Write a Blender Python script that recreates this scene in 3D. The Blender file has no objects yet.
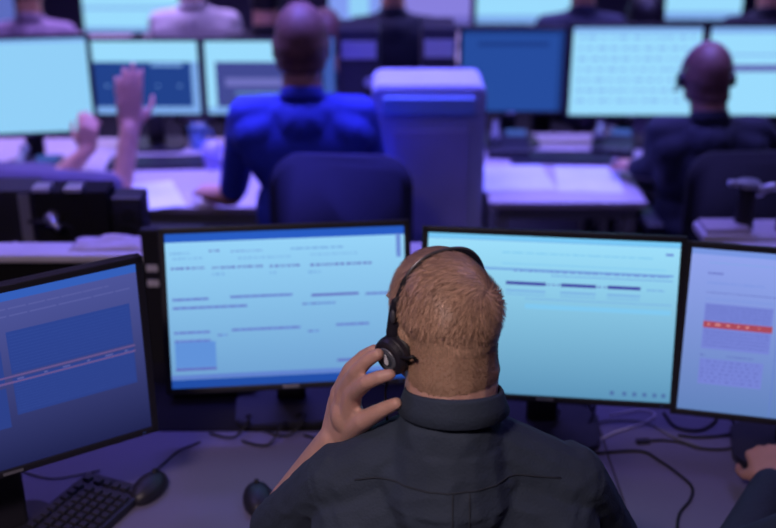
import bpy, bmesh, math, random
from mathutils import Vector, Matrix, noise
from mathutils.bvhtree import BVHTree
random.seed(7)
R = math.radians
scn = bpy.context.scene
col = scn.collection
V = Vector
# ------------------------------------------------------------------ camera
CH, PITCH, F = 2.07, R(22.6), 1100.0
cam_d = bpy.data.cameras.new('camera'); cam = bpy.data.objects.new('camera', cam_d); col.objects.link(cam)
cam.location = (0, 0, CH); cam.rotation_euler = (R(90) - PITCH, 0, 0)
cam_d.sensor_width = 36; cam_d.lens = F / 776 * 36
cam_d.dof.use_dof = True; cam_d.dof.focus_distance = 1.72; cam_d.dof.aperture_fstop = 2.25
scn.camera = cam
SP, CP = math.sin(PITCH), math.cos(PITCH)
def ray(u, v):
    a, b = (u - 388) / F, (v - 264) / F
    return V((a, CP - b * SP, -SP - b * CP))
def P(u, v, y):
    d = ray(u, v); k = y / d.y
    return V((0, 0, CH)) + d * k
def Pz(u, v, z):
    d = ray(u, v); k = (z - CH) / d.z
    return V((0, 0, CH)) + d * k
# ------------------------------------------------------------------ materials
def lin(c):
    c = c / 255.0
    return c / 12.92 if c <= .04045 else ((c + .055) / 1.055) ** 2.4
def rgb(r, g, b): return (lin(r), lin(g), lin(b), 1)
_m = {}
def mat(name, c, rough=.6, metal=0, bump=0, bscale=60, var=0, vscale=8, sss=0, spec=.5, coat=0, stretch=None):
    if name in _m: return _m[name]
    m = bpy.data.materials.new(name); m.use_nodes = True; nt = m.node_tree; N = nt.nodes; L = nt.links
    b = N['Principled BSDF']; c4 = rgb(*c)
    b.inputs['Base Color'].default_value = c4; b.inputs['Roughness'].default_value = rough
    b.inputs['Metallic'].default_value = metal; b.inputs['Specular IOR Level'].default_value = spec
    if coat: b.inputs['Coat Weight'].default_value = coat
    if sss:
        b.inputs['Subsurface Weight'].default_value = sss
        b.inputs['Subsurface Radius'].default_value = (.012, .004, .002); b.inputs['Subsurface Scale'].default_value = 1
    tc = N.new('ShaderNodeTexCoord'); src = tc.outputs['Object']
    if stretch:
        mp = N.new('ShaderNodeMapping'); mp.inputs['Scale'].default_value = stretch; L.new(src, mp.inputs['Vector']); src = mp.outputs['Vector']
    n = N.new('ShaderNodeTexNoise'); n.inputs['Scale'].default_value = vscale; n.inputs['Detail'].default_value = 5
    L.new(src, n.inputs['Vector'])
    v = var if var else .06
    mr = N.new('ShaderNodeMapRange'); mr.inputs['From Min'].default_value = .3; mr.inputs['From Max'].default_value = .7
    mr.inputs['To Min'].default_value = 1 - v; mr.inputs['To Max'].default_value = 1 + v
    L.new(n.outputs['Fac'], mr.inputs['Value'])
    hs = N.new('ShaderNodeHueSaturation'); hs.inputs['Color'].default_value = c4
    L.new(mr.outputs['Result'], hs.inputs['Value']); L.new(hs.outputs['Color'], b.inputs['Base Color'])
    if bump:
        n2 = N.new('ShaderNodeTexNoise'); n2.inputs['Scale'].default_value = bscale; n2.inputs['Detail'].default_value = 4
        L.new(src, n2.inputs['Vector'])
        bp = N.new('ShaderNodeBump'); bp.inputs['Strength'].default_value = bump; bp.inputs['Distance'].default_value = .01
        L.new(n2.outputs['Fac'], bp.inputs['Height']); L.new(bp.outputs['Normal'], b.inputs['Normal'])
    _m[name] = m; return m
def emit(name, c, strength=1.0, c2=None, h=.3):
    """what a display shows; c2 = lower-end colour, a fade into shade painted down the page"""
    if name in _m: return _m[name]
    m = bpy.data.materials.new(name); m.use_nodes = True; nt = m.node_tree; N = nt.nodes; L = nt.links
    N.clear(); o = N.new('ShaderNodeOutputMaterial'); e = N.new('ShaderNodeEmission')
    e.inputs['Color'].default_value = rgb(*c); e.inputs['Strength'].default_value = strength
    if c2:  # darkening towards the bottom is painted into the emission colour
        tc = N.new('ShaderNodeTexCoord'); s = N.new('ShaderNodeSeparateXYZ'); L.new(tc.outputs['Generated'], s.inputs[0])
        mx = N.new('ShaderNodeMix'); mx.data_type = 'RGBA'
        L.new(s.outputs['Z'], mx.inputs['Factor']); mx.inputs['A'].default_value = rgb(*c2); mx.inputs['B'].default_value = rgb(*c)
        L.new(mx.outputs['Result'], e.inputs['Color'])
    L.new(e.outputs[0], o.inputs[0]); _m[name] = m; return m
BLK = mat('black_plastic', (34, 33, 44), .45, bump=.05, bscale=400)
BLK2 = mat('matte_black_plastic', (26, 25, 34), .65)
GREY = mat('grey_plastic', (120, 120, 130), .5)
SILV = mat('brushed_silver', (190, 190, 200), .35, metal=.8)
DESK = mat('pale_laminate', (176, 166, 176), .5, var=.05, vscale=3, bump=.03, bscale=200)
WHITE = mat('white_plastic', (215, 210, 225), .45)
DARKBOARD = mat('dark_board', (25, 24, 28), .85, bump=.04, bscale=90, spec=.2)
RUB = mat('black_rubber', (14, 14, 18), .55)
# ------------------------------------------------------------------ mesh helpers
def link(name, me, m=None, parent=None):
    o = bpy.data.objects.new(name, me); col.objects.link(o)
    if m:
        for k in (m if isinstance(m, (list, tuple)) else [m]): me.materials.append(k)
    if parent: o.parent = parent
    return o
def finish(name, bm, m=None, parent=None, smooth=False, T=None):
    if T is not None: bmesh.ops.transform(bm, matrix=T, verts=bm.verts)
    bmesh.ops.recalc_face_normals(bm, faces=bm.faces)
    me = bpy.data.meshes.new(name); bm.to_mesh(me); bm.free()
    if smooth:
        me.polygons.foreach_set('use_smooth', [True] * len(me.polygons))
    return link(name, me, m, parent)
def box(bm, c, s, bev=0, rot=None, seg=2):
    t = bmesh.new(); bmesh.ops.create_cube(t, size=1)
    bmesh.ops.scale(t, vec=s, verts=t.verts)
    if bev: bmesh.ops.bevel(t, geom=t.edges[:], offset=bev, segments=seg, affect='EDGES', profile=.6)
    M = Matrix.Translation(c) @ (rot.to_4x4() if rot else Matrix.Identity(4))
    bmesh.ops.transform(t, matrix=M, verts=t.verts); merge(bm, t)
def merge(bm, t):
    me = bpy.data.meshes.new('t'); t.to_mesh(me); t.free(); bm.from_mesh(me); bpy.data.meshes.remove(me)
def B(c, s, bev=0, rot=None):
    bm = bmesh.new(); box(bm, c, s, bev, rot); return bm
def ell(bm, c, r, rot=None, sub=3):
    M = Matrix.Translation(c) @ (rot.to_4x4() if rot else Matrix.Identity(4)) @ Matrix.Diagonal((r[0], r[1], r[2], 1))
    bmesh.ops.create_icosphere(bm, subdivisions=sub, radius=1, matrix=M)
def frame_of(d):
    d = d.normalized(); a = V((0, 0, 1)) if abs(d.z) < .9 else V((1, 0, 0))
    x = a.cross(d).normalized(); return x, d.cross(x).normalized(), d
def cap(bm, p0, p1, r0, r1, sub=2):
    p0, p1 = V(p0), V(p1)
    ell(bm, p0, (r0,) * 3, sub=sub); ell(bm, p1, (r1,) * 3, sub=sub)
    if (p1 - p0).length < 1e-4: return
    cone(bm, p0, p1, r0, r1, 16)
def cone(bm, p0, p1, r0, r1, n=20):
    p0, p1 = V(p0), V(p1); x, y, d = frame_of(p1 - p0); A = []; C = []
    for i in range(n):
        a = 2 * math.pi * i / n; w = x * math.cos(a) + y * math.sin(a)
        A.append(bm.verts.new(p0 + w * r0)); C.append(bm.verts.new(p1 + w * r1))
    for i in range(n):
        j = (i + 1) % n; bm.faces.new((A[i], A[j], C[j], C[i]))
    bm.faces.new(A[::-1]); bm.faces.new(C)
def tube(bm, pts, r, n=8, close=False):
    pts = [V(p) for p in pts]; rings = []; ref = None
    for i, p in enumerate(pts):
        d = (pts[min(i + 1, len(pts) - 1)] - pts[max(i - 1, 0)])
        d.normalize()
        if ref is None: ref = frame_of(d)[0]
        x = (ref - d * ref.dot(d)).normalized(); ref = x; y = d.cross(x)
        rr = r[i] if isinstance(r, list) else r
        if not isinstance(rr, (list, tuple)): rr = (rr, rr)
        rings.append([bm.verts.new(p + x * math.cos(2 * math.pi * k / n) * rr[0] + y * math.sin(2 * math.pi * k / n) * rr[1]) for k in range(n)])
    for a, b in zip(rings, rings[1:]):
        for k in range(n): bm.faces.new((a[k], a[(k + 1) % n], b[(k + 1) % n], b[k]))
    bm.faces.new(rings[0][::-1]); bm.faces.new(rings[-1])
def spline(pts, n=8):
    pts = [V(p) for p in pts]; out = []
    for i in range(len(pts) - 1):
        a, b, c, d = pts[max(i - 1, 0)], pts[i], pts[i + 1], pts[min(i + 2, len(pts) - 1)]
        for k in range(n):
            t = k / n
            out.append(.5 * ((2 * b) + (c - a) * t + (2 * a - 5 * b + 4 * c - d) * t * t + (3 * b - a - 3 * c + d) * t ** 3))
    out.append(pts[-1]); return out
def rprism(bm, w, h, d, r, c=(0, 0, 0), n=6, axis='Y', bev=0):
    """rounded rectangle w (x) by h (z) extruded d along y"""
    t = bmesh.new(); vs = []
    for cx, cz, a0 in ((w/2-r, h/2-r, 0), (-w/2+r, h/2-r, 90), (-w/2+r, -h/2+r, 180), (w/2-r, -h/2+r, 270)):
        for k in range(n + 1):
            a = R(a0 + 90 * k / n); vs.append(t.verts.new((cx + r * math.cos(a), -d / 2, cz + r * math.sin(a))))
    f = t.faces.new(vs); e = bmesh.ops.extrude_face_region(t, geom=[f])
    bmesh.ops.translate(t, vec=(0, d, 0), verts=[x for x in e['geom'] if isinstance(x, bmesh.types.BMVert)])
    if bev:
        es = [x for x in t.edges if abs(x.verts[0].co.y - x.verts[1].co.y) < 1e-6]
        bmesh.ops.bevel(t, geom=es, offset=bev, segments=2, affect='EDGES')
    M = Matrix.Translation(c)
    if axis == 'Z': M = M @ Matrix.Rotation(R(90), 4, 'X')
    bmesh.ops.transform(t, matrix=M, verts=t.verts); merge(bm, t)
def empty(name, label, cat, loc, rz=0, group=None):
    o = bpy.data.objects.new(name, None); col.objects.link(o); o.location = loc; o.rotation_euler = (0, 0, rz)
    o.empty_display_size = .05; return tag(o, label, cat, group)
def tag(o, label, cat, group=None):
    o['label'] = label; o['category'] = cat
    if group: o['group'] = group
    return o
def struct(o): o['kind'] = 'structure'; return o
def remesh(bm, voxel, it=6):
    me = bpy.data.meshes.new('tmp'); bm.to_mesh(me); bm.free()
    o = bpy.data.objects.new('tmp', me); col.objects.link(o)
    m = o.modifiers.new('r', 'REMESH'); m.mode = 'VOXEL'; m.voxel_size = voxel; m.adaptivity = 0
    s = o.modifiers.new('s', 'SMOOTH'); s.factor = .5; s.iterations = it
    dg = bpy.context.evaluated_depsgraph_get(); dg.update()
    out = bpy.data.meshes.new_from_object(o.evaluated_get(dg))
    bpy.data.objects.remove(o); bpy.data.meshes.remove(me)
    out.polygons.foreach_set('use_smooth', [True] * len(out.polygons)); return out

# ------------------------------------------------------------------ setting
def slab(name, c, s, m): return struct(finish(name, B(c, s), m))
CARPET = mat('dark_carpet', (30, 29, 44), .95, bump=.4, bscale=300, var=.15, vscale=30)
WALL = mat('violet_grey_paint', (86, 82, 120), .8, bump=.04, bscale=80)
CEIL = mat('ceiling_tile', (120, 118, 140), .9, bump=.1, bscale=150)
slab('floor', (0, 4, -.05), (9, 12, .1), CARPET)
slab('wall_back', (0, 9.55, 1.6), (9, .1, 3.2), WALL)
slab('wall_left', (-4.05, 4, 1.6), (.1, 12, 3.2), WALL)
slab('wall_right', (4.05, 4, 1.6), (.1, 12, 3.2), WALL)
slab('wall_front', (0, -1.95, 1.6), (9, .1, 3.2), WALL)
slab('ceiling', (0, 4, 3.25), (9, 12, .1), CEIL)
slab('baseboard_back', (0, 9.485, .05), (8, .03, .1), BLK2)

# ------------------------------------------------------------------ lights: ceiling lamps; the key, front fill and blue tint ones are added
def lamp(x, y, sx, sy, power, c, where, spread=180):
    r = empty('ceiling_light', where, 'ceiling light', (x, y, 3.2), 0)
    bm = bmesh.new()
    for s in (-1, 1):
        box(bm, (s * (sx / 2 + .015), 0, -.02), (.03, sy + .06, .04)); box(bm, (0, s * (sy / 2 + .015), -.02), (sx, .03, .04))
    finish('light_frame', bm, WHITE, r)
    finish('diffuser', B((0, 0, -.01), (sx, sy, .012)), emit('lamp_%d_%d_%d' % c, c, 1.2), r)
    ld = bpy.data.lights.new('area', 'AREA'); ld.shape = 'RECTANGLE'; ld.size = sx; ld.size_y = sy
    ld.energy = power; ld.color = tuple(lin(k) for k in c); ld.spread = R(spread)
    lo = bpy.data.objects.new('lamp_light', ld); col.objects.link(lo); lo.parent = r; lo.location = (0, 0, -.03)
LIGHTS = [
 (-.7, -.3, .5, .4, 50, (255, 226, 226), 'added warm white key panel behind the man with the headset', 125),  # added key light, an unseen lamp to brighten the man's head and back
 (-.5, 3.75, 1.0, .5, 30, (115, 110, 255), 'added blue tint panel over the aisle behind the blue-shirted man', 80),  # invented blue lamp, put in to tint the middle row
 (.7, 4.0, 1.0, .5, 20, (130, 120, 255), 'added violet tint panel over the aisle behind the person in the dark jacket', 80),  # second invented tint lamp for the same aisle
 (-1.5, 4.3, .9, .9, 20, (190, 165, 255), 'lilac ceiling panel over the left end of the middle desk row', 90),
 (1.6, 4.4, .9, .9, 11, (165, 155, 255), 'lilac ceiling panel over the right end of the middle desk row', 90),
 (-1.6, 2.3, .6, .6, 8, (175, 150, 255), 'added lilac fill panel over the left end of the front desk row', 160),  # unseen fill lamp, added to lift surfaces facing the camera
 (1.6, 2.3, .6, .6, 8, (165, 150, 255), 'added lilac fill panel over the right end of the front desk row', 160),  # matching added fill on the right
 (-1.5, 6.4, 1.2, .6, 55, (195, 170, 255), 'lilac ceiling panel over the left end of the far desk row', 110),
 (1.0, 6.4, 1.2, .6, 40, (180, 165, 255), 'lilac ceiling panel over the right end of the far desk row', 110),
]
for l in LIGHTS: lamp(*l)
w = bpy.data.worlds.new('world'); scn.world = w; w.use_nodes = True
w.node_tree.nodes['Background'].inputs[0].default_value = rgb(110, 110, 200); w.node_tree.nodes['Background'].inputs[1].default_value = .03

# ------------------------------------------------------------------ desks
DZ = .76
def desk(name, label, x0, x1, y0, y1, z, group=None, m=DESK, legs=True):
    r = empty(name, label, 'desk', ((x0 + x1) / 2, (y0 + y1) / 2, 0), 0, group)
    w_, d_ = x1 - x0, y1 - y0
    finish('desktop', B((0, 0, z - .0125), (w_, d_, .025), .003), m, r)
    for sx in (-1, 1):
        for sy in (-1, 1):
            finish('leg', B((sx * (w_ / 2 - .05), sy * (d_ / 2 - .05), (z - .025) / 2), (.045, .045, z - .025), .003), GREY, r)
    bm = bmesh.new()
    for sy in (-1, 1): box(bm, (0, sy * (d_ / 2 - .05), z - .05), (w_ - .15, .03, .05)); finish('rail', bm, GREY, r); bm = bmesh.new()
    return r
FDESK = mat('dimmed_pale_laminate', (106, 102, 128), .5, var=.06, vscale=3, bump=.03, bscale=200)  # pale laminate darkened in colour to stand in for weak front light
desk('desk', 'pale front-row desk the man with the headset works at', -1.75, .48, 1.62, 2.16, DZ, m=FDESK)
desk('desk', 'pale front-row desk with loose cables, right of the headset man', .483, 2.0, 1.62, 2.47, DZ, m=FDESK)
desk('desk', 'long pale desk of the middle row, in front of the blue-shirted man', -2.9, -.075, 3.67, 4.55, DZ)
desk('desk', 'short pale desk piece behind the tall white cabinet, carrying the right black computer tower', -.072, .362, 4.07, 4.6, DZ)
desk('desk', 'pale middle-row desk with bright paper sheets, left of the person in the dark jacket', .365, .93, 3.72, 4.62, DZ)
desk('desk', 'pale middle-row desk the person in the dark jacket works at', .933, 2.7, 4.03, 4.62, DZ)
desk('desk', 'far-row desk at the top of the picture', -3.0, 3.2, 6.05, 6.95, DZ)
bm = bmesh.new(); box(bm, (0, 0, 0), (2.2, .33, .022), .003)
t = empty('rear_shelf', 'dark rear shelf behind the pale desk, carrying the two middle screens', 'shelf', (-.625, 2.33, 0))
finish('shelf_board', bm, DARKBOARD, t, T=Matrix.Translation((0, 0, DZ - .011)))
for sx in (-1, 1): finish('bracket', B((sx * 1.0, 0, .369), (.05, .28, .738)), BLK2, t)
# low partition behind the front row
t = empty('partition', 'low dark partition with pale cap running behind the front-row screens', 'partition', (0, 2.575, 0))
finish('panel', B((0, 0, .51), (3.6, .05, 1.02), .004), DARKBOARD, t)
finish('cap', B((.0, 0, 1.03), (3.6, .09, .02), .004), WHITE, t)
for k in range(4): finish('foot', B((-1.6 + k * 1.066, 0, .01), (.06, .14, .02), .004), BLK2, t)
# two pale labels stuck on a black post beside the second screen
t = empty('equipment_post', 'narrow black post with two pale stickers between the two left screens', 'post', tuple(P(156, 300, 2.51).xy) + (0,))
hp = P(156, 270, 2.5).z
finish('post', B((0, 0, .56), (.045, .024, 1.12), .004), BLK2, t)
for v in (271, 286):
    finish('sticker', B((0, -.013, P(156, v, 2.48).z), (.028, .002, .018)), WHITE, t)

# ------------------------------------------------------------------ monitors
def screen_mesh(name, W, H, base, rects, T, parent):
    bm = bmesh.new(); mats = [base]
    def q(x0, y0, x1, y1, off, mi):
        vs = [bm.verts.new((-W/2 + a * W, -off, H/2 - b * H)) for a, b in ((x0, y1), (x1, y1), (x1, y0), (x0, y0))]
        f = bm.faces.new(vs); f.material_index = mi
    q(0, 0, 1, 1, 0, 0)
    for i, (x0, y0, x1, y1, m) in enumerate(rects):
        if m not in mats: mats.append(m)
        q(x0, y0, x1, y1, .0004 + .0000006 * i, mats.index(m))
    bmesh.ops.transform(bm, matrix=T, verts=bm.verts)
    me = bpy.data.meshes.new(name); bm.to_mesh(me); bm.free()
    return link(name, me, mats, parent)
def monitor(label, c, W, H, yaw, tilt, base, rects, group, ztab=DZ, bez=.013, shell=BLK, stand=True, chin=0, badge=True, basew=.26, dark=None):
    """c = centre of the front of the panel"""
    c = V(c)
    r = empty('computer_monitor', label, 'monitor', (c.x, c.y, ztab), yaw, group)
    T = Matrix.Translation((0, 0, c.z - ztab)) @ Matrix.Rotation(-tilt, 4, 'X')
    bm = bmesh.new(); sw, sh = W - 2 * bez, H - 2 * bez - chin
    zc = chin / 2
    for s in (-1, 1): box(bm, (s * (W - bez) / 2, .008, 0), (bez, .022, H), .0022)
    box(bm, (0, .008, H/2 - bez/2), (W - .004, .022, bez), .0022)
    box(bm, (0, .008, -H/2 + (bez + chin)/2), (W - .004, .022, bez + chin), .0022)
    finish('bezel', bm, shell, r, T=T)
    bm = bmesh.new(); rprism(bm, W - .006, H - .006, .016, .01, (0, .024, 0), bev=.004)
    rprism(bm, W * .62, H * .6, .03, .03, (0, .042, 0), bev=.01)
    for k in range(7): box(bm, (0, .0575, H * .2 - k * .012), (W * .35, .002, .004))
    finish('rear_shell', bm, shell, r, T=T)
    screen_mesh('screen', sw, sh, base, rects, T @ Matrix.Translation((0, .002, zc)), r)
    if badge:
        finish('brand_badge', B((0, -.0035, -H/2 + (bez + chin)/2), (.036, .001, .0055), .0004), SILV, r, T=T)
        finish('power_light', B((W/2 - .03, -.0035, -H/2 + (bez+chin)/2), (.006, .001, .003)), emit('led_blue', (60, 70, 130), .3), r, T=T)
    if stand:
        p = T @ V((0, .05, -.02)); bm = bmesh.new()
        yb = p.y + .055
        box(bm, (0, yb, (p.z + .06) / 2), (.07, .03, p.z + .04), .008)
        box(bm, (0, (p.y + yb) / 2, p.z), (.06, yb - p.y + .02, .06), .01)
        finish('stand_neck', bm, shell, r)
        bm = bmesh.new(); rprism(bm, basew, .2, .014, .05, (0, yb - .03, .007), axis='Z', bev=.004)
        finish('stand_base', bm, shell, r)
    return r
E_ = emit
# ink / page colours on the displays
ink = E_('ink_violet', (96, 100, 190)); ink2 = E_('ink_soft', (118, 170, 226)); inkd = E_('ink_dark', (62, 60, 160)); ink3 = E_('ink_mid', (108, 140, 214))
bar = E_('bar_blue', (40, 92, 196)); glow = E_('bar_pale', (150, 205, 250))
def txt(x0, x1, y, h, m, w_=.012, g_=.006):
    out = []; x = x0
    while x < x1:
        l = w_ * random.uniform(.4, 1.5); out.append((x, y, min(x + l, x1), y + h, m)); x += l + g_ * random.uniform(.6, 1.6)
    return out
# second monitor: form page
r2 = [(0, 0, 1, .055, bar), (0, .945, 1, 1, E_('bar_deep', (34, 78, 168))), (0, .915, 1, .943, E_('bar_lilac', (98, 130, 208))), (.965, .05, .985, .2, ink3)]
r2 += txt(.02, .1, .12, .012, ink2) + txt(.18, .23, .11, .012, ink) + txt(.27, .4, .12, .008, ink3) + txt(.52, .74, .115, .012, ink2, .03)
r2 += txt(.03, .15, .155, .009, ink2) + txt(.3, .52, .165, .01, ink2) + txt(.6, .8, .16, .008, ink2)
r2 += txt(.02, .16, .215, .014, ink) + txt(.19, .4, .218, .014, ink) + txt(.43, .56, .222, .014, ink) + txt(.6, .86, .224, .015, ink)
r2 += txt(.19, .24, .26, .014, ink2) + txt(.43, .46, .265, .014, ink2) + txt(.59, .64, .27, .014, ink2)
for x0, x1, y, m in ((.02, .17, .415, ink3), (.26, .52, .41, ink3), (.6, .8, .42, ink), (.83, .93, .425, ink3), (.02, .33, .47, ink3), (.56, .7, .475, ink2),
                     (.02, .17, .63, ink3), (.26, .55, .625, ink3), (.7, .84, .62, ink3), (.2, .24, .655, ink2), (.58, .63, .655, ink2), (.7, .86, .855, ink), (.02, .17, .685, ink3), (.02, .19, .87, ink)):
    r2 += [(x0, y, x1, y + .016, m)] + txt(x0, x1, y + .003, .008, ink, .02, .01)
r2 += [(.02, .70, .19, .868, E_('thumb_blue', (96, 146, 218)))]
C2 = (-.22, 2.202, 1.050); C3 = (.34, 2.10, 1.073)
G = 'screens along the front row'
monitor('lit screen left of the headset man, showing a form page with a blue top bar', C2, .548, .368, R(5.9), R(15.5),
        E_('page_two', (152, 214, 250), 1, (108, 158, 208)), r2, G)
r3 = [(0, 0, 1, .03, E_('bar_sky', (120, 200, 246))), (0, .03, 1, .034, ink2), (.05, .2, .98, .215, ink2), (.5, .235, .98, .242, ink2),
      (.3, .17, .95, .176, E_('ink_pale', (128, 200, 240))), (.945, .07, .975, .085, ink3)]
r3 += txt(.3, .9, .1, .008, E_('ink_pale', (128, 200, 240)), .04) + txt(.35, .97, .208, .012, ink3, .02)
for x0, x1 in ((.32, .48), (.54, .68), (.725, .855)):
    r3 += [(x0, .283, x1, .303, inkd), (x0, .335, x1, .345, ink2), (x0, .36, x1, .365, ink2)]
r3 += txt(.485, .535, .29, .008, ink) + txt(.685, .72, .29, .008, ink) + txt(.88, .95, .295, .01, ink2) + [(.4, .42, .98, .45, E_('ink_pale', (128, 200, 240))), (.4, .385, .98, .39, ink2)]
for x in (.76, .81, .85, .89, .93, .965): r3 += [(x, .945, x + .016, .97, E_('icon_teal', (78, 112, 168)))]
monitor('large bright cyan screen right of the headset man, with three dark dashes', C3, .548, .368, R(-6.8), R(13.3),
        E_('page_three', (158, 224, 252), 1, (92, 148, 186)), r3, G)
r4 = [(0, 0, 1, .035, E_('bar_four', (120, 150, 226))), (.12, .08, 1, .083, ink2), (.62, .1, .625, 1, E_('rule_four', (100, 126, 206)))]
pk = E_('table_red', (168, 74, 92)); tb = E_('table_violet', (118, 132, 214)); ik4 = E_('ink_four', (98, 108, 190))
r4 += txt(.12, .22, .14, .012, ik4) + txt(.12, .5, .2, .008, E_('ink_four_soft', (118, 146, 224))) + txt(.12, .58, .26, .006, ik4) + txt(.12, .58, .3, .006, E_('ink_four_soft', (118, 146, 224)))
r4 += [(.12, .33, .58, .61, tb), (.12, .44, .585, .48, pk), (.12, .67, .55, .83, tb)]
for k in range(5): r4 += txt(.13, .57, .345 + k * .019, .006, ik4, .015) + txt(.13, .57, .50 + k * .021, .006, ik4, .015)
for k in range(6): r4 += txt(.13, .53, .685 + k * .024, .006, ik4, .02, .02)
r4 += txt(.15, .5, .453, .01, E_('table_pink', (226, 150, 150)), .03, .05) + txt(.12, .15, .645, .01, ik4) + txt(.3, .48, .645, .008, ik4)
r4 = r4[:1] + [(.07 + (a - .12) * .565, b, .07 + (c - .12) * .565, d, m) if c < .99 else (.07, b, 1, d, m) for a, b, c, d, m in r4[1:]]
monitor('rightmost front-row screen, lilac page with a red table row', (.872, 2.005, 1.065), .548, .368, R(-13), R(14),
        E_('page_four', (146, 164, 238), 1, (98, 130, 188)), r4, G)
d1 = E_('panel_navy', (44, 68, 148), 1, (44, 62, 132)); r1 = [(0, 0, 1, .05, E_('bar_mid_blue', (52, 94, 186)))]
r1 += txt(.3, .9, .09, .008, E_('ink_dim', (86, 92, 160)), .05) + txt(.35, .98, .13, .008, E_('ink_dim', (86, 92, 160)), .09)
r1 += [(.0, .28, .52, .5, d1), (.545, .22, .965, .46, d1), (.0, .53, .52, .76, d1), (.545, .485, .965, .70, d1), (.0, .5, .97, .512, E_('rule_rose', (104, 84, 142))), (.0, .468, .97, .478, E_('rule_rose', (104, 84, 142)))]
for k in range(12): r1 += [(.55, .24 + k * .018, .96, .242 + k * .018, E_('ink_navy', (54, 78, 158))), (.55, .5 + k * .016, .96, .502 + k * .016, E_('ink_navy', (54, 78, 158)))]
r1 += txt(.56, .95, .488, .01, E_('ink_dim', (86, 92, 160)), .02, .05)
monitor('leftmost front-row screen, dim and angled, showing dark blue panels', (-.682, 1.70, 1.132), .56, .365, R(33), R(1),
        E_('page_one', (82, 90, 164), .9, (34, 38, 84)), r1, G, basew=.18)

def rect_mon(label, u0, v0, u1, v1, y, base, rects, group, chin=.0, shell=BLK, yaw=0, ztab=DZ, stand=True):
    """a screen standing at distance y whose outer edges reach the given corners"""
    a = P(u0, v0, y); b = P(u1, v1, y); vm = (v0 + v1) / 2
    x0, x1 = P(u0, vm, y).x, P(u1, vm, y).x
    return monitor(label, ((x0 + x1) / 2, y, (a.z + b.z) / 2), (x1 - x0) / math.cos(yaw), a.z - b.z, yaw, 0, base, rects, group,
                   chin=chin, shell=shell, ztab=ztab, stand=stand)
cy = E_('cyan_page', (146, 208, 248), 1.0); cy2 = E_('cyan_bright', (154, 218, 252), 1.02); lil = E_('lilac_page', (136, 128, 222), 1.0); nav = E_('navy_page', (38, 76, 158), 1.0)
pal = E_('pale_stripe', (126, 172, 236), 1); nv2 = E_('navy_stripe', (30, 60, 134), 1); dk = E_('dark_photo', (34, 66, 140))
G2 = 'screens along the middle row'; G3 = 'screens along the far row'
rect_mon('big blank cyan screen at the far left of the middle row', -46, 36, 91, 136, 4.05, cy, [(.0, 0, 1, .04, pal)], G2, yaw=R(8))
rect_mon('middle-row screen behind the raised hands, dark blue picture under a cyan bar', 91, 38, 202, 117, 4.35, dk,
         [(0, 0, 1, .28, cy2), (0, .9, 1, 1, pal), (.93, .28, 1, .9, pal), (.5, .34, .52, .85, nv2), (.55, .3, .85, .34, pal)] + txt(.1, .9, .6, .02, pal, .03, .2), G2)
rect_mon('middle-row screen partly hidden behind the blue-shirted man\'s head', 203, 38, 304, 117, 4.35, E_('grey_photo', (66, 74, 146)),
         [(0, 0, 1, .28, cy2), (0, .28, .1, 1, cy2), (0, .9, 1, 1, pal), (.2, .5, .8, .62, E_('grey_band', (110, 112, 190))), (.3, .7, .8, .72, pal)], G2)
rect_mon('plain dark blue screen in the middle row, right of the computer towers', 459, 27, 566, 114, 4.4, nav, [(0, 0, 1, .05, E_('nav_top', (30, 60, 130))), (.15, .14, .85, .2, nv2), (.95, 0, 1, 1, E_('nav_top', (30, 60, 130)))], G2)
lt = [(0, 0, 1, .06, pal)] + sum([txt(.05, .95, .1 + k * .12, .03, pal, .05, .03) for k in range(7)], [])
rect_mon('bright cyan screen directly left of the head of the person in the dark jacket', 568, 24, 702, 118, 4.4, cy2, lt, G2)
rect_mon('bright cyan screen cut off by the right edge, with a dark band', 704, 24, 838, 118, 4.4, cy2, [(0, 0, 1, .07, pal), (0, .42, 1, .5, E_('band_violet', (96, 104, 180))), (.0, .3, 1, .32, pal)], G2)
rect_mon('far-row cyan screen above the left middle-row screens', 78, -62, 180, 34, 6.45, cy2, [(0, .72, 1, .75, pal), (0, .95, 1, 1, pal)], G3)
rect_mon('far-row lilac screen behind the seated figure in a dark top, left of centre', 326, -66, 398, 27, 6.45, E_('blue_lilac', (124, 150, 232), 1.1), [(.3, .2, .6, .9, cy)], G3)
rect_mon('far-row plain lilac screen just left of the top-centre cyan one', 400, -66, 474, 27, 6.45, lil, [(0, .9, 1, 1, E_('lilac_deep', (110, 104, 196)))], G3)
rect_mon('far-row cyan screen at top centre', 475, -66, 592, 26, 6.45, cy2, [(0, .3, 1, .33, pal), (0, .9, 1, 1, pal)], G3)
rect_mon('far-row cyan screen near the top right corner', 666, -66, 748, 22, 6.45, cy2, [(0, .9, 1, 1, pal)], G3)
rect_mon('far-row screen edge in the top left corner, pale blue', -70, -60, 14, 34, 6.45, E_('grey_blue_page', (92, 108, 190)), [], G3)

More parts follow.
